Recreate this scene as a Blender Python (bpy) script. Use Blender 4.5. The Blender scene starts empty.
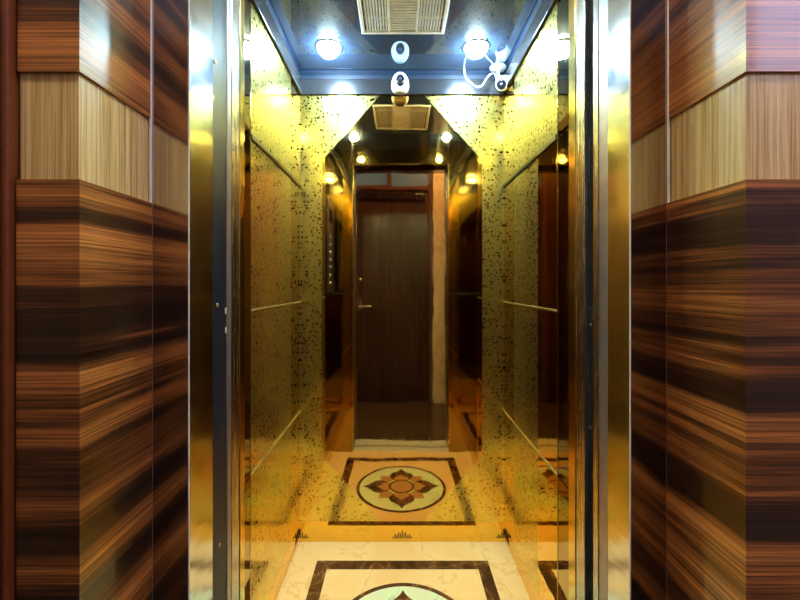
import bpy, bmesh, math, random
from mathutils import Vector, Matrix
random.seed(7)
S = bpy.context.scene
COL = S.collection
PI = math.pi

# ------------------------------------------------------------------ materials
def newmat(name):
    m = bpy.data.materials.new(name); m.use_nodes = True
    nt = m.node_tree
    b = nt.nodes['Principled BSDF']
    return m, nt, b

def setp(b, color=None, rough=None, metal=None, spec=None, coat=None, coat_r=None, emis=None, emis_s=None):
    if color is not None: b.inputs['Base Color'].default_value = (*color, 1)
    if rough is not None: b.inputs['Roughness'].default_value = rough
    if metal is not None: b.inputs['Metallic'].default_value = metal
    if spec is not None: b.inputs['Specular IOR Level'].default_value = spec
    if coat is not None: b.inputs['Coat Weight'].default_value = coat
    if coat_r is not None: b.inputs['Coat Roughness'].default_value = coat_r
    if emis is not None: b.inputs['Emission Color'].default_value = (*emis, 1)
    if emis_s is not None: b.inputs['Emission Strength'].default_value = emis_s

def N(nt, t, **kw):
    n = nt.nodes.new(t)
    for k, v in kw.items():
        setattr(n, k, v)
    return n

def ramp(nt, stops, interp='LINEAR'):
    r = N(nt, 'ShaderNodeValToRGB'); cr = r.color_ramp; cr.interpolation = interp
    while len(cr.elements) < len(stops): cr.elements.new(0.5)
    for e, (p, c) in zip(cr.elements, stops):
        e.position = p; e.color = (*c, 1) if len(c) == 3 else c
    return r

def coords(nt, scale=(1, 1, 1), loc=(0, 0, 0), rot=(0, 0, 0)):
    tc = N(nt, 'ShaderNodeTexCoord'); mp = N(nt, 'ShaderNodeMapping')
    mp.inputs['Scale'].default_value = scale; mp.inputs['Location'].default_value = loc
    mp.inputs['Rotation'].default_value = rot
    nt.links.new(tc.outputs['Object'], mp.inputs['Vector'])
    return mp

def noise(nt, vec, scale, detail=4, rough=.5, dist=0):
    n = N(nt, 'ShaderNodeTexNoise')
    n.inputs['Scale'].default_value = scale; n.inputs['Detail'].default_value = detail
    n.inputs['Roughness'].default_value = rough; n.inputs['Distortion'].default_value = dist
    nt.links.new(vec.outputs[0], n.inputs['Vector'])
    return n

def add_bump(nt, b, height, strength, dist):
    bp = N(nt, 'ShaderNodeBump')
    bp.inputs['Strength'].default_value = strength; bp.inputs['Distance'].default_value = dist
    nt.links.new(height, bp.inputs['Height']); nt.links.new(bp.outputs[0], b.inputs['Normal'])

def simple(name, color, rough=.5, metal=0, **kw):
    m, nt, b = newmat(name); setp(b, color, rough, metal, **kw)
    mp = coords(nt); n = noise(nt, mp, 35, 3)
    r = ramp(nt, [(.3, tuple(c * .88 for c in color)), (.7, tuple(min(1, c * 1.08) for c in color))])
    nt.links.new(n.outputs['Fac'], r.inputs['Fac']); nt.links.new(r.outputs['Color'], b.inputs['Base Color'])
    return m

def emitter(name, color, strength):
    m, nt, b = newmat(name); setp(b, (0.03, 0.03, 0.035), .4, emis=color, emis_s=strength)
    return m

GOLD = (.86, .57, .10)
def mat_gold_mirror(name='gold mirror steel', color=GOLD, rough=.025, wave=.06):
    m, nt, b = newmat(name); setp(b, color, rough, 1)
    mp = coords(nt); n = noise(nt, mp, 5.0, 2)
    add_bump(nt, b, n.outputs['Fac'], wave, .02)
    # fine streaky smears on the polish
    mp2 = coords(nt, (30, 30, 4)); n2 = noise(nt, mp2, 2, 4)
    r = ramp(nt, [(.45, (rough,) * 3), (.8, (rough + .06,) * 3)])
    nt.links.new(n2.outputs['Fac'], r.inputs['Fac']); nt.links.new(r.outputs['Color'], b.inputs['Roughness'])
    return m

def mat_etched():
    m, nt, b = newmat('etched gold steel'); setp(b, (.90, .74, .26), .3, 1)
    mp = coords(nt)
    nd = noise(nt, mp, 70, 2)
    mixv = N(nt, 'ShaderNodeVectorMath', operation='MULTIPLY_ADD')
    mixv.inputs[1].default_value = (.018, .018, .018)
    nt.links.new(nd.outputs['Color'], mixv.inputs[0]); nt.links.new(mp.outputs[0], mixv.inputs[2])
    v = N(nt, 'ShaderNodeTexVoronoi'); v.inputs['Scale'].default_value = 68; v.distance = 'MANHATTAN'
    v.inputs['Randomness'].default_value = .85
    nt.links.new(mixv.outputs[0], v.inputs['Vector'])
    n2 = noise(nt, mp, 40, 1)
    sub = N(nt, 'ShaderNodeMath', operation='MULTIPLY_ADD')      # distance + noise
    sub.inputs[1].default_value = .5
    nt.links.new(n2.outputs['Fac'], sub.inputs[0]); nt.links.new(v.outputs['Distance'], sub.inputs[2])
    rc = ramp(nt, [(.65, (.42, .27, .04)), (.73, (.82, .59, .08))])
    rr = ramp(nt, [(.65, (.03,) * 3), (.73, (.13,) * 3)])
    for r, sk in ((rc, 'Base Color'), (rr, 'Roughness')):
        nt.links.new(sub.outputs[0], r.inputs['Fac']); nt.links.new(r.outputs['Color'], b.inputs[sk])
    # the satin ground also scatters a wider lobe
    g = N(nt, 'ShaderNodeBsdfPrincipled'); setp(g, (.84, .84, .60), .34, 1)
    rg = ramp(nt, [(.65, (.30, .19, .04)), (.73, (.88, .74, .25))]); nt.links.new(sub.outputs[0], rg.inputs['Fac']); nt.links.new(rg.outputs['Color'], g.inputs['Base Color'])
    mx = N(nt, 'ShaderNodeMixShader'); mx.inputs[0].default_value = .45
    rm = ramp(nt, [(.65, (.04,) * 3), (.73, (.36,) * 3)]); nt.links.new(sub.outputs[0], rm.inputs['Fac']); nt.links.new(rm.outputs['Color'], mx.inputs[0])
    nt.links.new(b.outputs[0], mx.inputs[1]); nt.links.new(g.outputs[0], mx.inputs[2])
    nt.links.new(mx.outputs[0], nt.nodes['Material Output'].inputs['Surface'])
    return m

def mat_ceiling():
    m, nt, b = newmat('ceiling mirror steel'); setp(b, (.60, .72, .92), .03, 1)
    g = N(nt, 'ShaderNodeBsdfPrincipled'); setp(g, (.07, .13, .28), .30, 0)  # blue diffuse lobe paints in the cold haze of the lamps
    mx = N(nt, 'ShaderNodeMixShader'); mx.inputs[0].default_value = .32
    out = nt.nodes['Material Output']
    nt.links.new(b.outputs[0], mx.inputs[1]); nt.links.new(g.outputs[0], mx.inputs[2]); nt.links.new(mx.outputs[0], out.inputs['Surface'])
    mp = coords(nt); n = noise(nt, mp, 4, 2); add_bump(nt, b, n.outputs['Fac'], .04, .02)
    return m

def mat_steel(name, color=(.62, .60, .57), rough=.2, stretch=(40, 40, 1.2), amt=.10):
    m, nt, b = newmat(name); setp(b, color, rough, 1)
    mp = coords(nt, stretch); n = noise(nt, mp, 6, 5, .6)
    r = ramp(nt, [(.3, (max(.02, rough - amt),) * 3), (.7, (rough + amt,) * 3)])
    nt.links.new(n.outputs['Fac'], r.inputs['Fac']); nt.links.new(r.outputs['Color'], b.inputs['Roughness'])
    add_bump(nt, b, n.outputs['Fac'], .04, .003)
    return m

def mat_jamb():
    m, nt, b = newmat('brushed jamb steel'); setp(b, (.70, .71, .76), .12, 1)
    mp = coords(nt, (40, 3, 3)); n = noise(nt, mp, 6, 5, .6)
    r = ramp(nt, [(.3, (.09,) * 3), (.7, (.17,) * 3)])
    nt.links.new(n.outputs['Fac'], r.inputs['Fac']); nt.links.new(r.outputs['Color'], b.inputs['Roughness'])
    mp2 = coords(nt, (.5, .5, 20)); n2 = noise(nt, mp2, 1.0, 2, .5)
    add_bump(nt, b, n2.outputs['Fac'], .06, .010)
    return m

def mat_ebony():
    m, nt, b = newmat('striped dark veneer'); setp(b, (.1, .04, .02), .3, 0, coat=.6, coat_r=.07)
    # horizontal figure that runs around the corner: stretched along x and y alike
    mp = coords(nt, (.30, .30, 9), (3.1, 1.3, 1.63), (.014, .010, 0))
    broad = noise(nt, mp, 2.0, 5, .62, .1)
    mp2 = coords(nt, (.5, .5, 70), (0, 0, 2), (.014, .010, 0))
    fine = noise(nt, mp2, 2.2, 6, .72, .12)
    mp3 = coords(nt, (1.5, 1.5, 210), (0, 0, 0), (.014, .010, 0)); hair = noise(nt, mp3, 2.0, 3, .65)
    r1 = ramp(nt, [(.36, (.028, .010, .006)), (.44, (.065, .022, .010)), (.50, (.27, .090, .024)), (.56, (.56, .205, .052)), (.64, (.74, .295, .082)), (.74, (.36, .12, .032)), (.88, (.10, .034, .013))])
    r2 = ramp(nt, [(.30, (.22, .19, .17)), (.44, (.70, .68, .66)), (.56, (1, 1, 1)), (.75, (1.3, 1.25, 1.2))])
    r3 = ramp(nt, [(.38, (.36, .33, .30)), (.53, (1, 1, 1)), (.75, (1.2, 1.15, 1.1))])
    nt.links.new(broad.outputs['Fac'], r1.inputs['Fac']); nt.links.new(fine.outputs['Fac'], r2.inputs['Fac']); nt.links.new(hair.outputs['Fac'], r3.inputs['Fac'])
    mu = N(nt, 'ShaderNodeMix', data_type='RGBA', blend_type='MULTIPLY'); mu.inputs[0].default_value = 1
    nt.links.new(r1.outputs['Color'], mu.inputs[6]); nt.links.new(r2.outputs['Color'], mu.inputs[7])
    mu2 = N(nt, 'ShaderNodeMix', data_type='RGBA', blend_type='MULTIPLY'); mu2.inputs[0].default_value = 1
    nt.links.new(mu.outputs[2], mu2.inputs[6]); nt.links.new(r3.outputs['Color'], mu2.inputs[7])
    nt.links.new(mu2.outputs[2], b.inputs['Base Color'])
    return m

def mat_oak():
    m, nt, b = newmat('light oak veneer'); setp(b, (.6, .4, .2), .45, 0, coat=.15, coat_r=.2)
    mp = coords(nt, (70, 70, .9), (0, 0, 0), (.02, .0, 0)); n = noise(nt, mp, 2.2, 6, .62, .35)
    mp2 = coords(nt, (260, 260, 3.5)); n2 = noise(nt, mp2, 2, 3, .6)
    r = ramp(nt, [(.28, (.55, .34, .10)), (.46, (.80, .56, .23)), (.62, (.90, .70, .35)), (.8, (.94, .80, .50))])
    r2 = ramp(nt, [(.35, (.50, .42, .32)), (.52, (1, 1, 1))])
    nt.links.new(n.outputs['Fac'], r.inputs['Fac']); nt.links.new(n2.outputs['Fac'], r2.inputs['Fac'])
    mu = N(nt, 'ShaderNodeMix', data_type='RGBA', blend_type='MULTIPLY'); mu.inputs[0].default_value = .8
    nt.links.new(r.outputs['Color'], mu.inputs[6]); nt.links.new(r2.outputs['Color'], mu.inputs[7])
    nt.links.new(mu.outputs[2], b.inputs['Base Color'])
    return m

def mat_marble(name, base, vein, scale=3, rough=.12, lo=.44, hi=.6, mott=None):
    m, nt, b = newmat(name); setp(b, base, rough)
    mp = coords(nt); n = noise(nt, mp, scale, 6, .55, .5)
    mott = mott or base
    r = ramp(nt, [(.36, mott), (.485, base), (.50, vein), (.515, base), (.66, mott)])
    nt.links.new(n.outputs['Fac'], r.inputs['Fac']); nt.links.new(r.outputs['Color'], b.inputs['Base Color'])
    return m

def mat_doorwood():
    m, nt, b = newmat('dark door wood'); setp(b, (.06, .025, .02), .4, 0, coat=.2, coat_r=.2)
    mp = coords(nt, (22, 22, .6)); n = noise(nt, mp, 1.6, 5, .6, .3)
    r = ramp(nt, [(.3, (.016, .006, .008)), (.5, (.042, .016, .018)), (.7, (.085, .036, .036))])
    nt.links.new(n.outputs['Fac'], r.inputs['Fac']); nt.links.new(r.outputs['Color'], b.inputs['Base Color'])
    return m

M = dict(
    gold=mat_gold_mirror(), center=mat_gold_mirror('champagne mirror steel', (.66, .40, .125), .02, .035), etched=mat_etched(), ceil=mat_ceiling(),
    bronze=mat_gold_mirror('bronze mirror steel', (.40, .29, .11), .03, .05),
    goldedge=simple('polished gold edge', (.85, .62, .18), .15, 1),
    bead=simple('pale gold bead', (.95, .82, .40), .32, 1),
    darkbar=simple('shaded seam bar', (.12, .085, .035), .3, 1),
    cornice=simple('dark blued steel', (.085, .085, .10), .2, .7), bluegap=simple('deep blue recess', (.006, .016, .04), .5),
    gap=simple('black gap', (.006, .006, .008), .6),
    jamb=mat_jamb(),
    plate=mat_steel('polished frame steel', (.52, .46, .43), .10, (30, 30, 2), .04),
    doorsteel=mat_steel('door edge steel', (.60, .57, .55), .22),
    greystrip=simple('grey door edge', (.42, .38, .40), .35, .8),
    ebony=mat_ebony(), oak=mat_oak(),
    edge=simple('bright satin edge', (.95, .94, 1.0), .5, 0),
    alum=simple('bright aluminium', (.85, .84, .86), .25, 1),
    navy=simple('blue black painted steel', (.010, .013, .026), .38, spec=.3),
    channel=simple('dark grey channel steel', (.09, .10, .12), .35, .6),
    brass=simple('brass screw', (.85, .62, .25), .3, 1),
    white=simple('white plastic', (.82, .82, .78), .35),
    black=simple('black glass', (.01, .012, .02), .08),
    cream=simple('cream painted grille', (.78, .74, .70), .45),
    dust=simple('dusty fan box', (.42, .36, .44), .7),
    stone=mat_marble('peach cream marble', (.92, .64, .32), (.84, .50, .20), 3.2, .12, mott=(.90, .58, .26)),
    brownstone=mat_marble('brown marble', (.16, .062, .018), (.36, .17, .05), 9, .12, mott=(.07, .026, .010)),
    pale=mat_marble('pale cream marble', (.72, .86, .58), (.62, .60, .38), 5, .12, mott=(.78, .78, .56)),
    tan=mat_marble('tan marble', (.55, .27, .09), (.45, .2, .06), 6, .12, mott=(.55, .28, .1)),
    sill=simple('grooved sill aluminium', (.86, .86, .86), .35, .35),
    casing=simple('brown painted casing', (.22, .062, .022), .3, coat=.4, coat_r=.1),
    redwall=simple('red brown stained board', (.42, .075, .022), .5),
    lobbywall=simple('warm lobby paint', (.52, .45, .38), .6),
    palewall=simple('pale lobby paint', (.66, .62, .66), .5),
    lobbyfloor=mat_marble('brown lobby tile', (.075, .042, .026), (.10, .06, .035), 3, .15),
    lobbyceil=simple('white lobby ceiling', (.75, .73, .70), .7),
    doorwood=mat_doorwood(),
    doorframe=simple('door frame wood', (.10, .045, .035), .35, coat=.3),
    goldmarble=mat_marble('gold veined marble', (.84, .76, .60), (.50, .36, .2), 7, .2, mott=(.68, .55, .38)),
    darkmarble=mat_marble('dull gold marble', (.30, .20, .08), (.16, .09, .03), 5, .2, mott=(.22, .14, .05)),
    transom=emitter('frosted blue transom glass', (.10, .22, .50), .7),
    windowglass=emitter('daylit window glass', (.62, .64, 1.0), 6.0),
    lamp=emitter('cool led lens', (.66, .97, 1.08), 340.0),
    lobbyfill=emitter('warm lobby fill', (1.0, .82, .60), 50.0),
    lobbyfilldim=emitter('dimmer lobby fill', (1.0, .80, .56), 42.0),
    lit=emitter('lit call button', (.75, .85, 1.0), 3.0),
)

# ------------------------------------------------------------------ mesh helpers
class MB:
    def __init__(s): s.bm = bmesh.new(); s.mats = []
    def mi(s, m):
        if m not in s.mats: s.mats.append(m)
        return s.mats.index(m)
    def box(s, x0, x1, y0, y1, z0, z1, m, bev=0):
        b2 = bmesh.new()
        r = bmesh.ops.create_cube(b2, size=1)
        bmesh.ops.scale(b2, vec=(abs(x1 - x0), abs(y1 - y0), abs(z1 - z0)), verts=b2.verts)
        bmesh.ops.translate(b2, vec=((x0 + x1) / 2, (y0 + y1) / 2, (z0 + z1) / 2), verts=b2.verts)
        if bev: bmesh.ops.bevel(b2, geom=list(b2.edges), offset=bev, segments=2, affect='EDGES', profile=.5)
        s.merge(b2, m); return s
    def merge(s, b2, m, mat=None, smooth=False):
        i = s.mi(m)
        if mat is not None: bmesh.ops.transform(b2, matrix=mat, verts=b2.verts)
        vm = {}
        for v in b2.verts: vm[v] = s.bm.verts.new(v.co)
        for f in b2.faces:
            try: nf = s.bm.faces.new([vm[v] for v in f.verts])
            except ValueError: continue
            nf.material_index = i; nf.smooth = smooth or f.smooth
        b2.free()
    def poly(s, pts, m):
        f = s.bm.faces.new([s.bm.verts.new(p) for p in pts]); f.material_index = s.mi(m); return s
    def prism(s, pts, off, m):
        """closed outline pts (3-D, planar) extruded by vector off"""
        b2 = bmesh.new(); off = Vector(off)
        a = [b2.verts.new(p) for p in pts]; c = [b2.verts.new(Vector(p) + off) for p in pts]
        b2.faces.new(a); b2.faces.new(c[::-1]); n = len(a)
        for k in range(n): b2.faces.new((a[k], c[k], c[(k + 1) % n], a[(k + 1) % n]))
        bmesh.ops.recalc_face_normals(b2, faces=b2.faces)
        s.merge(b2, m); return s
    def lathe(s, prof, m, mat=None, seg=40, sx=1, sy=1):
        """profile [(r, z)] about z"""
        b2 = bmesh.new(); rows = []
        for r, z in prof:
            if r < 1e-6: rows.append([b2.verts.new((0, 0, z))])
            else: rows.append([b2.verts.new((r * sx * math.cos(2 * PI * k / seg), r * sy * math.sin(2 * PI * k / seg), z)) for k in range(seg)])
        for a, c in zip(rows, rows[1:]):
            for k in range(seg):
                k2 = (k + 1) % seg
                if len(a) == 1 and len(c) == 1: continue
                if len(a) == 1: b2.faces.new((a[0], c[k], c[k2]))
                elif len(c) == 1: b2.faces.new((a[k], c[0], a[k2]))
                else: b2.faces.new((a[k], c[k], c[k2], a[k2]))
        bmesh.ops.recalc_face_normals(b2, faces=b2.faces)
        s.merge(b2, m, mat, True); return s
    def tube(s, pts, r, m, seg=10):
        b2 = bmesh.new(); pts = [Vector(p) for p in pts]; rows = []
        prev = None
        for i, p in enumerate(pts):
            t = (pts[min(i + 1, len(pts) - 1)] - pts[max(i - 1, 0)]).normalized()
            u = prev if prev is not None else t.orthogonal()
            u = (u - t * u.dot(t)).normalized(); prev = u; w = t.cross(u)
            rows.append([b2.verts.new(p + r * (math.cos(2 * PI * k / seg) * u + math.sin(2 * PI * k / seg) * w)) for k in range(seg)])
        for a, c in zip(rows, rows[1:]):
            for k in range(seg): b2.faces.new((a[k], a[(k + 1) % seg], c[(k + 1) % seg], c[k]))
        b2.faces.new(rows[0][::-1]); b2.faces.new(rows[-1])
        bmesh.ops.recalc_face_normals(b2, faces=b2.faces)
        s.merge(b2, m, None, True); return s
    def build(s, name, parent=None, kind=None, label=None):
        me = bpy.data.meshes.new(name); s.bm.to_mesh(me); s.bm.free()
        for m in s.mats: me.materials.append(m)
        o = bpy.data.objects.new(name, me); COL.objects.link(o)
        if parent is not None:
            o.parent = parent
            o.matrix_parent_inverse = Matrix.Translation(parent['_w']).inverted() if '_w' in parent else Matrix.Translation(wloc(parent)).inverted()
        if kind: o['kind'] = kind
        if label: o['label'] = label
        return o

def wloc(o):
    v = Vector((0, 0, 0))
    return Vector(o.location) if o.parent is None else v
def thing(name, loc, label, cat, group=None):
    o = bpy.data.objects.new(name, None); COL.objects.link(o); o.location = loc
    o.empty_display_size = .05
    o['label'] = label; o['category'] = cat
    if group: o['group'] = group
    return o
def struct(mb, name, label=None): return mb.build(name, None, 'structure', label)
def box(x0, x1, y0, y1, z0, z1, m, bev=0): return MB().box(x0, x1, y0, y1, z0, z1, m, bev)
def catmull(pts, n=8):
    P = [Vector(p) for p in pts]; P = [P[0] * 2 - P[1]] + P + [P[-1] * 2 - P[-2]]; out = []
    for i in range(1, len(P) - 2):
        for k in range(n):
            t = k / n
            out.append(.5 * ((2 * P[i]) + (P[i + 1] - P[i - 1]) * t + (2 * P[i - 1] - 5 * P[i] + 4 * P[i + 1] - P[i + 2]) * t * t + (3 * P[i] - P[i - 1] - 3 * P[i + 1] + P[i + 2]) * t ** 3))
    out.append(P[-2]); return out

# ------------------------------------------------------------------ dimensions (metres; x=0 is the lift axis, camera looks along +y)
HW = .483          # car half width
YB = 1.86          # car back wall
YF = .845          # car front inner face
HC = 2.215         # car ceiling
OW = .35           # half door opening
OH = 2.10          # opening height
SK = .104          # skirting height
CT = 2.12          # cornice underside
CX, CZ = -.0175, 1.227

# ------------------------------------------------------------------ car shell
# floor with inlaid marble medallion
fl = MB().box(-.52, .52, .842, 1.90, -.06, 0, M['stone'])
floor = struct(fl, 'floor', 'peach cream marble floor of the lift car with inlaid medallion')
TY = 1.342
def ring_rect(hw, hd, w, z, t, m):
    b = MB()
    b.box(-hw, hw, TY + hd - w, TY + hd, 0, t, m); b.box(-hw, hw, TY - hd, TY - hd + w, 0, t, m)
    b.box(-hw, -hw + w, TY - hd + w, TY + hd - w, 0, t, m); b.box(hw - w, hw, TY - hd + w, TY + hd - w, 0, t, m)
    return b
ring_rect(.378, .40, .052, 0, .0008, M['brownstone']).build('border_inlay', floor, 'structure')
def disc(r, z0, z1, m, seg=72):
    return MB().prism([(r * math.cos(2 * PI * k / seg), TY + r * math.sin(2 * PI * k / seg), z0) for k in range(seg)], (0, 0, z1 - z0), m)
def annulus(r0, r1, z1, m, seg=72):
    b = MB(); b2 = bmesh.new(); R = []
    for r, z in ((r0, 0), (r0, z1), (r1, z1), (r1, 0)):
        R.append([b2.verts.new((r * math.cos(2 * PI * k / seg), TY + r * math.sin(2 * PI * k / seg), z)) for k in range(seg)])
    for a, c in zip(R, R[1:]):
        for k in range(seg): b2.faces.new((a[k], a[(k + 1) % seg], c[(k + 1) % seg], c[k]))
    bmesh.ops.recalc_face_normals(b2, faces=b2.faces); b.merge(b2, m); return b
med = disc(.268, 0, .0008, M['pale']).build('medallion', floor, 'structure')
annulus(.252, .270, .0014, M['brownstone']).build('medallion_ring', med, 'structure')
def ogee(r0, rt, w, ang, z1, m):
    prof = [(r0, 0), (r0 + .005, w * .55), (r0 + (rt - r0) * .25, w * .92), (r0 + (rt - r0) * .42, w), (r0 + (rt - r0) * .58, w * .84), (r0 + (rt - r0) * .72, w * .45), (r0 + (rt - r0) * .86, w * .16), (rt, 0)]
    pts = prof + [(r, -h) for r, h in prof[-2:0:-1]]
    c, s_ = math.cos(ang), math.sin(ang)
    return MB().prism([(r * c - h * s_, TY + r * s_ + h * c, 0) for r, h in pts], (0, 0, z1), m)
for k in range(4):
    a = k * PI / 2
    ogee(.085, .190, .044, a + PI / 4, .0012, M['tan']).build('small_petal', med, 'structure')
    p = ogee(.068, .232, .074, a, .0014, M['brownstone']).build('petal', med, 'structure')
    ogee(.060, .150, .046, a, .0018, M['tan']).build('petal_heart', med, 'structure')
disc(.078, 0, .0021, M['brownstone']).build('center_ring', med, 'structure')
disc(.064, 0, .0025, M['tan']).build('center_disc', med, 'structure')

# back wall: octagonal mirror between etched borders
wb = MB()
a, zt0, zt1, zb1, zb0, tp = .378, 1.812, CT, .413, SK, .104
y = YB
G, E = M['gold'], M['etched']
wb.poly([(-tp, y, zb0), (tp, y, zb0), (a, y, zb1), (a, y, zt0), (tp, y, zt1), (-tp, y, zt1), (-a, y, zt0), (-a, y, zb1)], M['center'])
for sgn in (-1, 1):
    pts = [(sgn * HW, y, zb0), (sgn * tp, y, zb0), (sgn * a, y, zb1), (sgn * a, y, zt0), (sgn * tp, y, zt1), (sgn * HW, y, zt1)]
    wb.poly(pts, E)
wb.box(-.52, .52, YB + .002, YB + .03, SK, HC + .05, M['bronze'])
wall_back = struct(wb, 'wall_back', 'gold mirror back wall of the lift car with etched corner borders')

for sgn in (-1, 1):
    q = [(sgn * tp, zt1), (sgn * a, zt0), (sgn * a, zb1), (sgn * tp, zb0)]
    b = MB()
    for (xa, za), (xb, zb) in zip(q, q[1:]):
        dv = Vector((xb - xa, 0, zb - za)).normalized(); nv = Vector((-dv.z, 0, dv.x)) * .0014
        b.prism([Vector((xa, y - .0008, za)) - nv, Vector((xb, y - .0008, zb)) - nv, Vector((xb, y - .0008, zb)) + nv, Vector((xa, y - .0008, za)) + nv], (0, .0008, 0), M['goldedge'])
    b.build('border_bead', wall_back, 'structure')

# skirting, set back under the panels
bb = box(-.5, .5, YB + .010, YB + .03, 0, SK, G); base_back = struct(bb, 'baseboard_back', 'gold mirror skirting with vent slots along the back of the lift car')
def slots(center, axis_u, normal, n=11, pitch=.0085, half=0):
    b = MB(); c = Vector(center); u = Vector(axis_u); nn = Vector(normal)
    for k in range(-(n // 2), n // 2 + 1):
        if half and k * half < 0: continue
        h = .036 - abs(k) * .0052 + (.006 if k % 2 == 0 else -.005)
        h = max(h, .007)
        p = c + u * (k * pitch)
        q = [p - u * .0024, p + u * .0024, p + u * .0024 + Vector((0, 0, h * .72)), p + Vector((0, 0, h)), p - u * .0024 + Vector((0, 0, h * .72))]
        b.prism([v + nn * .0012 for v in q], -nn * .001, M['gap'])
    return b
slots((0, YB + .010, .018), (1, 0, 0), (0, -1, 0)).build('vent_perforation', base_back, 'structure')
slots((-.492, YB + .010, .018), (1, 0, 0), (0, -1, 0), half=1).build('vent_perforation', base_back, 'structure')
slots((.492, YB + .010, .018), (1, 0, 0), (0, -1, 0), half=-1).build('vent_perforation', base_back, 'structure')

# side walls
SEAM = [(SK, .622), (.626, 1.136), (1.146, 1.682), (1.698, CT)]
def side_wall(sgn, name, label):
    X = sgn * HW
    w = MB(); w.box(X + sgn * .006, X + sgn * .03, YF - .02, YB + .03, SK, HC + .05, M['bronze'])
    wall = struct(w, name, label)
    ys = [YF + .001, 1.238, 1.410, 1.700, YB]
    def quad(b, y0, y1, z0, z1, m): b.box(X, X + sgn * .005, y0, y1, z0, z1, m)
    for t, (z0, z1) in enumerate(SEAM):
        b = MB(); quad(b, ys[0], ys[1] - .002, z0, z1, M['bronze']); b.build('front_mirror_panel', wall, 'structure')
        b = MB()
        if t == 3: quad(b, ys[1], ys[3], z0, z1, E); quad(b, ys[3], ys[4], z0, z1, G)
        else:
            quad(b, ys[1], ys[2], z0, z1, E if sgn < 0 else G); quad(b, ys[2], ys[3], z0, z1, E); quad(b, ys[3], ys[4], z0, z1, G)
        b.build('etched_panel', wall, 'structure')
    box(X - sgn * .006, X + sgn * .004, 1.238, YB, 1.682, 1.700, M['darkbar'], .002).build('seam_bar', wall, 'structure', 'upper seam bar between the etched panels, coloured dark for its shade')  # overhang shade of the upper seam is put into the bar's dark colour
    for z in (.622, 1.138):
        box(X - sgn * .004, X + sgn * .004, 1.238, YB, z, z + .008, M['bead'], .0025).build('seam_bead', wall, 'structure', 'pale gold bead between the panels')
    for yy in (1.238,):
        box(X - sgn * .0015, X + sgn * .004, yy - .004, yy, SK, CT, M['goldedge'], .0005).build('joint_bead', wall, 'structure')
    box(X - sgn * .003, X + sgn * .005, YF + .001, YB - .004, 2.193, HC - .0005, M['bluegap']).build('recess_strip', wall, 'structure')
    s_ = box(sgn * .495, sgn * .515, YF, YB + .012, 0, SK, G)
    bs = struct(s_, 'baseboard_left' if sgn < 0 else 'baseboard_right', 'gold mirror skirting along the %s side of the lift car' % ('left' if sgn < 0 else 'right'))
    slots((sgn * .495, YB + .002, .018), (0, 1, 0), (-sgn, 0, 0), half=-1).build('vent_perforation', bs, 'structure')
    return wall
wall_left = side_wall(-1, 'wall_left', 'gold left wall of the lift car, etched panels split by seams')
wall_right = side_wall(1, 'wall_right', 'gold right wall of the lift car, etched panels split by seams')

# cornice and ceiling
tr = box(-HW, HW, YB - .012, YB, CT, 2.192, M['cornice'], .002); struct(tr, 'trim_1', 'dark blue steel cornice over the back wall of the lift car')
tr = box(-HW, -HW + .012, YF, YB - .013, CT, 2.192, M['cornice'], .002); struct(tr, 'trim_2', 'dark blue steel cornice over the left wall of the lift car')
tr = box(HW - .012, HW, YF, YB - .013, CT, 2.192, M['cornice'], .002); struct(tr, 'trim_3', 'dark blue steel cornice over the right wall of the lift car')
GY0, GY1, GX = 1.215, 1.548, .162
c = MB()
c.box(-HW - .01, HW + .01, GY1, YB + .01, HC, HC + .02, M['ceil']); c.box(-HW - .01, HW + .01, YF - .02, GY0, HC, HC + .02, M['ceil'])
c.box(-HW - .01, -GX, GY0, GY1, HC, HC + .02, M['ceil']); c.box(GX, HW + .01, GY0, GY1, HC, HC + .02, M['ceil'])
ceiling = struct(c, 'ceiling', 'blue grey mirror ceiling of the lift car')

box(-HW, HW, YB - .003, YB - .0005, 2.193, HC - .0005, M['bluegap']).build('recess_strip', wall_back, 'structure')
# front return walls and header of the car
for sgn, nm in ((-1, 'left'), (1, 'right')):
    y0 = .823 if sgn < 0 else .815
    b = MB()
    b.box(sgn * OW, sgn * (HW + .01), y0, YF, SK * 0, 1.150, M['bronze'], .001)
    b.box(sgn * OW, sgn * (HW + .01), y0, YF, 1.168, HC, M['bronze'], .001)
    w = struct(b, 'wall_front_' + nm, 'gold mirror front return of the lift car %s of the door' % nm)
    box(sgn * (OW + .003), sgn * HW, y0 + .003, YF - .002, 1.150, 1.168, M['gap']).build('seam_gap', w, 'structure')
    box(sgn * (OW - .0015), sgn * (OW + .004), y0 - .001, YF + .001, 0, OH, M['goldedge'], .001).build('edge_strip', w, 'structure', 'polished gold edge strip')
b = box(-OW, OW, .82, YF, OH, HC, M['bronze'], .001); struct(b, 'wall_front_top', 'gold mirror transom over the lift car door')

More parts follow.
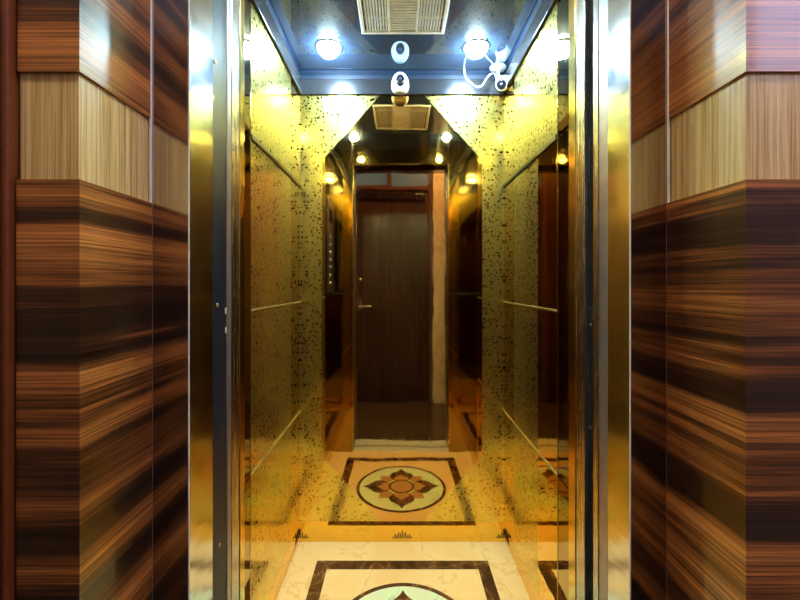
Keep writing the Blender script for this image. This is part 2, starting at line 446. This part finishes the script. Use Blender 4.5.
# ------------------------------------------------------------------ ceiling fittings
def downlight(x, y, label, k=1):
    t = thing('downlight', (x, y, HC), label, 'ceiling light', 'downlights in the lift ceiling')
    MB().lathe([(.046, .0), (.056, .0), (.057, -.003), (.052, -.006), (.047, -.006), (.046, -.003), (.046, 0)], M['alum'], Matrix.Translation((x, y, HC)) @ Matrix.Scale(k, 4)).build('trim_ring', t)
    MB().lathe([(.0, -.042), (.018, -.040), (.032, -.032), (.041, -.020), (.046, -.006), (.046, -.001), (0, -.001)], M['lamp'], Matrix.Translation((x, y, HC)) @ Matrix.Scale(k, 4)).build('lens', t)
downlight(-.308, 1.637, 'bright round downlight at the back left of the lift ceiling')
downlight(.306, 1.637, 'bright round downlight at back right of the lift ceiling, beside the ball camera')
downlight(-.316, 1.080, 'round downlight near the door, seen mirrored above the left of the reflected doorway', .62)
downlight(.304, 1.080, 'round downlight near the door, seen mirrored above the right of the reflected doorway', .62)

g = thing('vent_grille', (0, (GY0 + GY1) / 2, HC), 'cream square vent grille with slats in three sections on lift ceiling', 'vent')
fr = MB(); zz0, zz1 = HC - .005, HC + .006; fw = .013
fr.box(-GX, GX, GY1 - fw, GY1, zz0, zz1, M['cream'], .002); fr.box(-GX, GX, GY0, GY0 + fw, zz0, zz1, M['cream'], .002)
fr.box(-GX, -GX + fw, GY0 + fw, GY1 - fw, zz0, zz1, M['cream'], .002); fr.box(GX - fw, GX, GY0 + fw, GY1 - fw, zz0, zz1, M['cream'], .002)
fr.build('frame', g)
box(-GX + .002, GX - .002, GY0 + .002, GY1 - .002, HC + .024, HC + .028, M['dust']).build('backing', g, None, 'dusky plate behind the slats')
i0, i1 = GY0 + fw, GY1 - fw
for k in (-1, 1):
    box(k * .0535 - .004, k * .0535 + .004, i0, i1, zz0 + .001, zz1, M['cream'], .001).build('divider', g)
    for j in range(8):
        x = k * (.0535 + (j + 1) * (GX - fw - .0535) / 9)
        box(x - .0028, x + .0028, i0, i1, zz0 + .002, zz1 + .004, M['cream'], .0008).build('slat', g)
    xa, xb = sorted((k * .0577, k * (GX - fw)))
    box(xa, xb, GY1 - .085, GY1 - .081, zz1 - .003, zz1 + .002, M['cream']).build('cross_bar', g)
for j in range(21):
    yy = i0 + (j + 1) * (i1 - i0) / 22
    box(-.0493, .0493, yy - .0036, yy + .0036, zz0 + .002, zz1 + .003, M['cream'], .0008).build('slat', g)

# egg shaped camera on the cornice, ball camera on the ceiling
def px(u, v, d):     # pixel of the photograph at depth d
    return Vector((CX + (u - 398.5) * d / 393, d, CZ + (284 - v) * d / 393))
c0 = px(400.2, 83.2, 1.800)
t = thing('security_camera', (c0.x, c0.y, 2.105), 'white egg shaped security camera with dark oval face at centre of back cornice', 'security camera')
tilt = Matrix.Translation(c0) @ Matrix.Rotation(math.radians(12), 4, 'X') @ Matrix.Diagonal((.97, .85, .94, 1))
egg = [(.0, .050), (.014, .047), (.026, .038), (.035, .024), (.0405, .006), (.0425, -.012), (.041, -.026), (.036, -.038), (.028, -.046), (0, -.047)]
MB().lathe(egg, M['white'], tilt).build('body', t)
face = [(0, .006), (.012, .0052), (.0175, .002), (.0185, -.003), (.0175, -.012), (0, -.012)]
mf = tilt @ Matrix.Translation((0, -.0375, .004)) @ Matrix.Rotation(math.radians(-8), 4, 'X') @ Matrix.Rotation(PI / 2, 4, 'X')
MB().lathe(face, M['black'], mf @ Matrix.Diagonal((1.12, 1.55, 1, 1))).build('face_plate', t, None, 'dark oval face plate')
MB().lathe([(.0, .0095), (.006, .008), (.0085, .004), (.009, 0), (0, 0)], simple('camera lens glass', (.05, .07, .16), .08), mf @ Matrix.Translation((0, .006, .002))).build('lens', t)
MB().lathe([(0, -.044), (.026, -.046), (.024, -.049), (0, -.049)], M['greystrip'], tilt).build('base', t)
MB().tube(catmull([c0 + Vector((0, .020, 0)), c0 + Vector((0, .036, .002)), (c0.x, YB - .0115, c0.z + .004)]), .010, M['greystrip']).build('wall_mount', t)

d = 1.795
m0 = px(498, 67.0, d); b0 = px(502.5, 83.5, d)
m0.z = HC
t = thing('security_camera', m0, 'white ball camera with looping cable hanging in the back right ceiling corner', 'security camera')
MB().lathe([(0, 0), (.036, 0), (.037, -.003), (.033, -.006), (.012, -.009), (0, -.009)], M['white'], Matrix.Translation(m0)).build('mount', t)
MB().tube(catmull([m0 + Vector((0, 0, -.012)), m0 + Vector((.001, 0, -.028)), b0 + Vector((-.004, .010, .022))]), .006, M['white']).build('stem', t)
aim = (Vector((-.50, -.66, -.50))).normalized()
q = aim.to_track_quat('Z', 'Y').to_matrix().to_4x4(); mm = Matrix.Translation(b0) @ q @ Matrix.Scale(1.16, 4)
MB().lathe([(0, .014), (.022, .014), (.0265, .008), (.028, -.004), (.027, -.018), (.022, -.029), (.012, -.035), (0, -.037)], M['white'], mm).build('body', t)
MB().lathe([(0, .019), (.012, .018), (.0185, .0165), (.0205, .013), (0, .013)], M['black'], mm).build('face_plate', t, None, 'black round face plate')
MB().lathe([(0, .0225), (.004, .0215), (.0055, .018), (0, .018)], M['alum'], mm @ Matrix.Translation((.002, 0, 0))).build('lens', t)
cp = [b0 + Vector((-.018, .022, .010)), px(495, 74.6, d + .02), px(491, 74, d), px(486.5, 78.5, d), px(482.4, 85.0, d), px(477, 87, d), px(470, 82, d), px(465.5, 76.5, d), Vector((px(464, 70, d).x, d, HC - .002))]
MB().tube(catmull(cp), .0032, M['white']).build('cable', t)

# lift car operating panel on the left wall close to the door
t = thing('control_panel', (-HW, 1.10, 1.17), 'grey lift control panel with column of buttons on left wall, seen in the back mirror', 'control panel')
box(-HW, -HW + .008, .93, 1.160, 1.172, 1.80, simple('control panel steel', (.20, .22, .27), .3, .9), .002).build('plate', t)
for k in range(7):
    z = 1.235 + k * .051
    bt = MB().lathe([(0, .005), (.008, .005), (.0095, .003), (.0095, 0), (0, 0)], M['alum'], Matrix.Translation((-HW + .008, 1.105, z)) @ Matrix.Rotation(PI / 2, 4, 'Y')).build('button', t)
    MB().lathe([(0, .0062), (.0045, .006), (.0045, .004), (0, .004)], M['lit'], Matrix.Translation((-HW + .008, 1.105, z)) @ Matrix.Rotation(PI / 2, 4, 'Y')).build('button_light', bt)
box(-HW + .008, -HW + .0095, 1.0, 1.13, 1.64, 1.73, M['black']).build('display', t, None, 'black display window')

# ------------------------------------------------------------------ lift entrance
fr = thing('elevator_door_frame', (0, .64, 0), 'polished steel lift door frame set between the two wood clad columns', 'door frame')
for sgn in (-1, 1):
    yr = .7035 if sgn < 0 else .690
    b = MB()
    b.box(sgn * .3518, sgn * .4098, .6255, .636, 0, OH + .06, M['plate'], .0008)
    b.build('jamb_face', fr, None, 'mirror polished face of the frame')
    box(sgn * .3497, sgn * .3517, .6235, .6255, 0, OH, M['edge'], .0005).build('edge_glint', fr, None, 'white strip for the glint along the frame edge')  # near-white strip paints the glint on the frame's bevel
    box(sgn * .350, sgn * .3517, .6256, yr, 0, OH, M['jamb'], .0004).build('jamb_reveal', fr, None, 'satin brushed reveal of the frame')
MB().box(-.4098, .4098, .6255, .636, OH + .0602, OH + .12, M['plate'], .0015).box(-.350, .350, .6255, .636, OH, OH + .06, M['plate']).box(-.35, .35, .6362, .70, OH, OH + .01, M['jamb']).build('header', fr)

# closing side, left
cs = thing('closing_post', (-.36, .734, 0), 'blue black closing post with screws inside the left of the lift doorway', 'door post')
box(-.352, -.372, .7040, .7645, 0, OH, M['navy'], .001).build('post', cs)
box(-.3505, -.372, .7650, .7835, 0, OH, M['greystrip'], .002).build('buffer_strip', cs, None, 'grey strip along the edge')
box(-.350, -.372, .7840, .8225, 0, OH, M['doorsteel'], .0015).build('steel_strip', cs, None, 'narrow steel strip next to the car')
for (yy, zz, m_) in ((.725, 1.188, 'brass'), (.715, 1.632, 'brass'), (.708, 1.563, 'brass'), (.733, .74, 'brass'), (.7585, 1.175, 'white'), (.7585, 1.138, 'white')):
    b = MB(); mt = Matrix.Translation((-.352, yy, zz)) @ Matrix.Rotation(PI / 2, 4, 'Y')
    if m_ == 'brass': b.lathe([(0, .0022), (.0024, .002), (.0038, .0008), (.004, 0), (0, 0)], M['brass'], mt, 16); b.build('screw', cs, None, 'brass screw head')
    else: b.box(-.352, -.3498, yy - .002, yy + .002, zz - .006, zz + .006, M['white'], .0006); b.build('latch_tab', cs, None, 'small white tab')

# door leaves slid away to the right
dl = thing('elevator_door', (.53, .716, 0), 'grey edge of the landing door slid open inside right of the lift doorway', 'door')
box(.3515, .70, .6920, .7245, .012, OH + .03, M['greystrip'], .002).build('leaf', dl)
box(.3505, .356, .7250, .7435, .012, OH + .03, M['doorsteel'], .001).build('edge_strip', dl, None, 'bright steel strip')
for zz in (1.178, 1.145, .936):
    MB().lathe([(0, .0022), (.0024, .002), (.0036, .0008), (.0038, 0), (0, 0)], M['alum'], Matrix.Translation((.3705, .7585, zz)) @ Matrix.Rotation(-PI / 2, 4, 'Y'), 16).build('screw', dl)
box(.3705, .70, .7437, .7745, .012, OH + .03, M['channel'], .001).build('guide_channel', dl, None, 'black channel between the door leaves')
dl = thing('elevator_door', (.53, .795, 0), 'steel edge of the car door slid open at right, next to the gold strip', 'door')
box(.350, .70, .7760, .8145, .012, OH + .03, M['doorsteel'], .0015).build('leaf', dl)

# sills
for (y0, y1, lab) in ((.628, .725, 'grooved aluminium landing sill on the lobby side of the gap'), (.760, .8415, 'grooved aluminium car sill at the edge of the marble floor')):
    b = MB(); b.box(-.36, .36, y0, y1, -.05, -.006, M['sill'])
    n = 5; w = (y1 - y0) / (2 * n - 1)
    for k in range(n): b.box(-.36, .36, y0 + 2 * k * w, y0 + (2 * k + 1) * w, -.0065, 0, M['sill'], .0006)
    o = b.build('door_sill'); o['label'] = lab; o['category'] = 'door sill'

# wood clad columns
def cladding(sgn, label, xout):
    cl = thing('column_cladding', (sgn * .43, .56, 0), label, 'wall cladding')
    X = sgn * .4105; Y0, Y1 = .484, .6245
    rec = .004
    def pair(z0, z1, m, r, name, lab):
        xa, ya, xi, yi = X + sgn * r, Y0 + r, X + sgn * (r + .012), Y0 + r + .012       # mitred corner
        MB().prism([(xa, ya, z0), (xout, ya, z0), (xout, yi, z0), (xi, yi, z0)], (0, 0, z1 - z0), m).build(name + '_front', cl, None, lab)
        MB().prism([(xa, ya, z0), (xi, yi, z0), (xi, Y1, z0), (xa, Y1, z0)], (0, 0, z1 - z0), m).build(name + '_return', cl, None, lab)
    pair(1.489, 2.55, M['ebony'], 0, 'upper_panel', 'glossy striped dark wood panel')
    pair(1.356, 1.4885, M['oak'], rec, 'oak_band', 'light oak band')
    pair(0, 1.3555, M['ebony'], -.0015, 'lower_panel', 'glossy striped dark wood panel')
    box(X - sgn * .0013, X + sgn * .002, Y1 - .0022, Y1 + .0006, 0, 2.2, M['edge'], .0004).build('edge_trim', cl, None, 'thin bright metal edge strip')
cladding(-1, 'wood clad column left of the lift, striped dark panels with a pale oak band', -.487)
cladding(1, 'wood clad column right of the lift, striped dark panels with a pale oak band', 1.30)

# facade wall behind the cladding
fw_ = MB()
for sgn in (-1, 1): fw_.box(sgn * .427, sgn * 1.6, .503, .62, 0, 2.7, M['redwall'])
fw_.box(-.427, .427, .637, .66, OH + .121, 2.7, M['redwall'])
struct(fw_, 'wall_facade', 'red brown board wall behind the wood cladding')
# casing at the far left
cz = MB()
cz.box(-.60, -.4995, .470, .502, 0, 2.6, M['casing'], .006)
cz.box(-.4985, -.4905, .474, .502, 0, 2.6, M['casing'], .003)
for xx, rr in ((-.5045, .006), (-.5200, .009)): cz.lathe([(0, 0), (rr, 0), (rr, 2.6), (0, 2.6)], M['casing'], Matrix.Translation((xx, .470, 0)), 20)
struct(cz, 'trim_4', 'brown painted vertical casing at the far left beside the striped column')

# ------------------------------------------------------------------ lobby behind the camera, seen in the mirrors
YL = -.366
struct(box(-1.6, 1.6, YL - .1, .6275, -.06, 0, M['lobbyfloor']), 'floor_lobby', 'brown stone lobby floor outside the lift')
struct(box(-1.6, 1.6, YL - .1, .66, 2.7, 2.75, M['lobbyceil']), 'ceiling_lobby', 'white lobby ceiling')
struct(box(-1.65, -1.6, YL - .1, .66, 0, 2.7, M['lobbywall']), 'wall_lobby_left', 'warm painted lobby wall at left')
struct(box(1.6, 1.65, YL - .1, .66, 0, 2.7, M['palewall']), 'wall_lobby_right', 'pale painted lobby wall at right')
DX0, DX1 = -.50, .30
w = MB()
w.box(-1.0, DX0 - .06, YL - .08, YL, 0, 2.7, M['doorwood']); w.box(-1.6, -1.0, YL - .08, YL, 0, 2.7, M['lobbywall']); w.box(DX1 + .165, .75, YL - .08, YL, 0, 2.7, M['darkmarble'])
w.box(.75, 1.6, YL - .08, YL, 0, 1.90, M['palewall']); w.box(.75, 1.6, YL - .08, YL, 2.5, 2.7, M['palewall'])
w.box(DX0 - .06, DX1 + .165, YL - .08, YL, 2.52, 2.7, M['lobbywall'])
struct(w, 'wall_rear', 'painted lobby wall facing the lift, seen mirrored')
dr = struct(box(DX0 + .003, DX1 - .003, YL - .055, YL - .01, .008, 2.20, M['doorwood'], .002), 'door_1', 'dark wooden door facing the lift, seen in the back mirror')
for k in range(1, 8):
    x = DX0 + k * (DX1 - DX0) / 8
    box(x - .003, x + .003, YL - .0105, YL - .0085, .05, 2.08, M['gap']).build('groove', dr, 'structure')
box(DX0 + .03, DX1 - .03, YL - .01, YL + .012, 2.10, 2.17, M['black'], .003).build('door_closer', dr, 'structure', 'black closer bar along the top')
h = MB(); h.box(DX0 + .055, DX0 + .095, YL - .01, YL - .002, .93, 1.06, M['alum'], .002).tube(catmull([(DX0 + .075, YL - .004, .99), (DX0 + .075, YL + .04, .99), (DX0 + .10, YL + .046, .99), (DX0 + .20, YL + .045, .985)]), .008, M['alum'])
h.build('door_handle', dr, 'structure', 'bright lever handle')
MB().lathe([(0, .014), (.018, .012), (.022, 0), (0, 0)], M['alum'], Matrix.Translation((DX0 + .08, YL - .01, 1.27)) @ Matrix.Rotation(-PI / 2, 4, 'X'), 20).build('door_lock', dr, 'structure')
f = MB()
f.box(DX0 - .06, DX0, YL - .07, YL + .012, 0, 2.52, M['doorframe'], .004); f.box(DX1, DX1 + .045, YL - .07, YL + .012, 0, 2.52, M['doorframe'], .004)
f.box(DX0, DX1, YL - .07, YL + .012, 2.204, 2.25, M['doorframe'], .004); f.box(DX0, DX1, YL - .07, YL + .012, 2.47, 2.52, M['doorframe'], .004)
f.box(-.13, -.09, YL - .07, YL + .010, 2.25, 2.47, M['doorframe'], .003)
fo = struct(f, 'trim_5', 'dark wooden frame around the lobby door with a transom')
w1 = struct(MB().box(DX0, -.13, YL - .05, YL - .044, 2.25, 2.47, M['transom']).box(-.09, DX1, YL - .05, YL - .044, 2.25, 2.47, M['transom']), 'window_1', 'blue frosted transom window above the lobby door')
struct(box(DX1 + .046, DX1 + .164, YL - .06, YL + .008, 0, 2.52, M['goldmarble']), 'trim_6', 'gold veined marble strip beside the lobby door')
w2 = MB().box(.75, 1.6, YL - .06, YL - .05, 1.90, 2.5, M['windowglass'])
w2 = struct(w2, 'window_2', 'high daylit lobby window right of the door')
MB().box(.75, 1.6, YL - .05, YL + .006, 1.90, 1.93, M['white']).box(.75, 1.6, YL - .05, YL + .006, 2.47, 2.5, M['white']).box(1.16, 1.19, YL - .05, YL + .006, 1.93, 2.47, M['white']).build('window_frame', w2, 'structure')

for (x, y, lab) in ((-.75, .05, 'added fill light under the lobby ceiling left of the lift, unseen'), (.30, .05, 'added fill light under the lobby ceiling right of the lift, unseen')):
    lm = M['lobbyfill'] if x > 0 else M['lobbyfilldim']  # unseen fill emitters, added to brighten the wood and the lobby
    t = thing('lobby_fill', (x, y, 2.7), lab, 'ceiling light', 'added lobby fill lights')
    MB().box(x - .13, x + .13, y - .13, y + .13, 2.685, 2.70, M['white'], .003).build('frame', t)
    MB().box(x - .11, x + .11, y - .11, y + .11, 2.680, 2.6845, lm).build('fill_panel', t)

# ------------------------------------------------------------------ world, camera, view
wd = bpy.data.worlds.new('World'); S.world = wd; wd.use_nodes = True
wd.node_tree.nodes['Background'].inputs[0].default_value = (.05, .055, .07, 1)
wd.node_tree.nodes['Background'].inputs[1].default_value = .3
cam = bpy.data.cameras.new('camera'); co = bpy.data.objects.new('camera', cam); COL.objects.link(co)
co.location = (CX, 0, CZ); co.rotation_euler = (PI / 2, 0, 0)
cam.sensor_width = 36; cam.lens = 393 / 800 * 36; cam.shift_x = 1.5 / 800; cam.shift_y = -16 / 800
cam.clip_start = .01
S.camera = co
vs = S.view_settings
vs.view_transform = 'Standard'; vs.look = 'None'; vs.gamma = 1; vs.use_curve_mapping = False
vs.exposure = .30
try:
    S.cycles.max_bounces = 16; S.cycles.glossy_bounces = 12; S.cycles.diffuse_bounces = 5
    S.cycles.sample_clamp_indirect = 12; S.cycles.blur_glossy = .3
    S.cycles.use_denoising = True
except Exception: pass
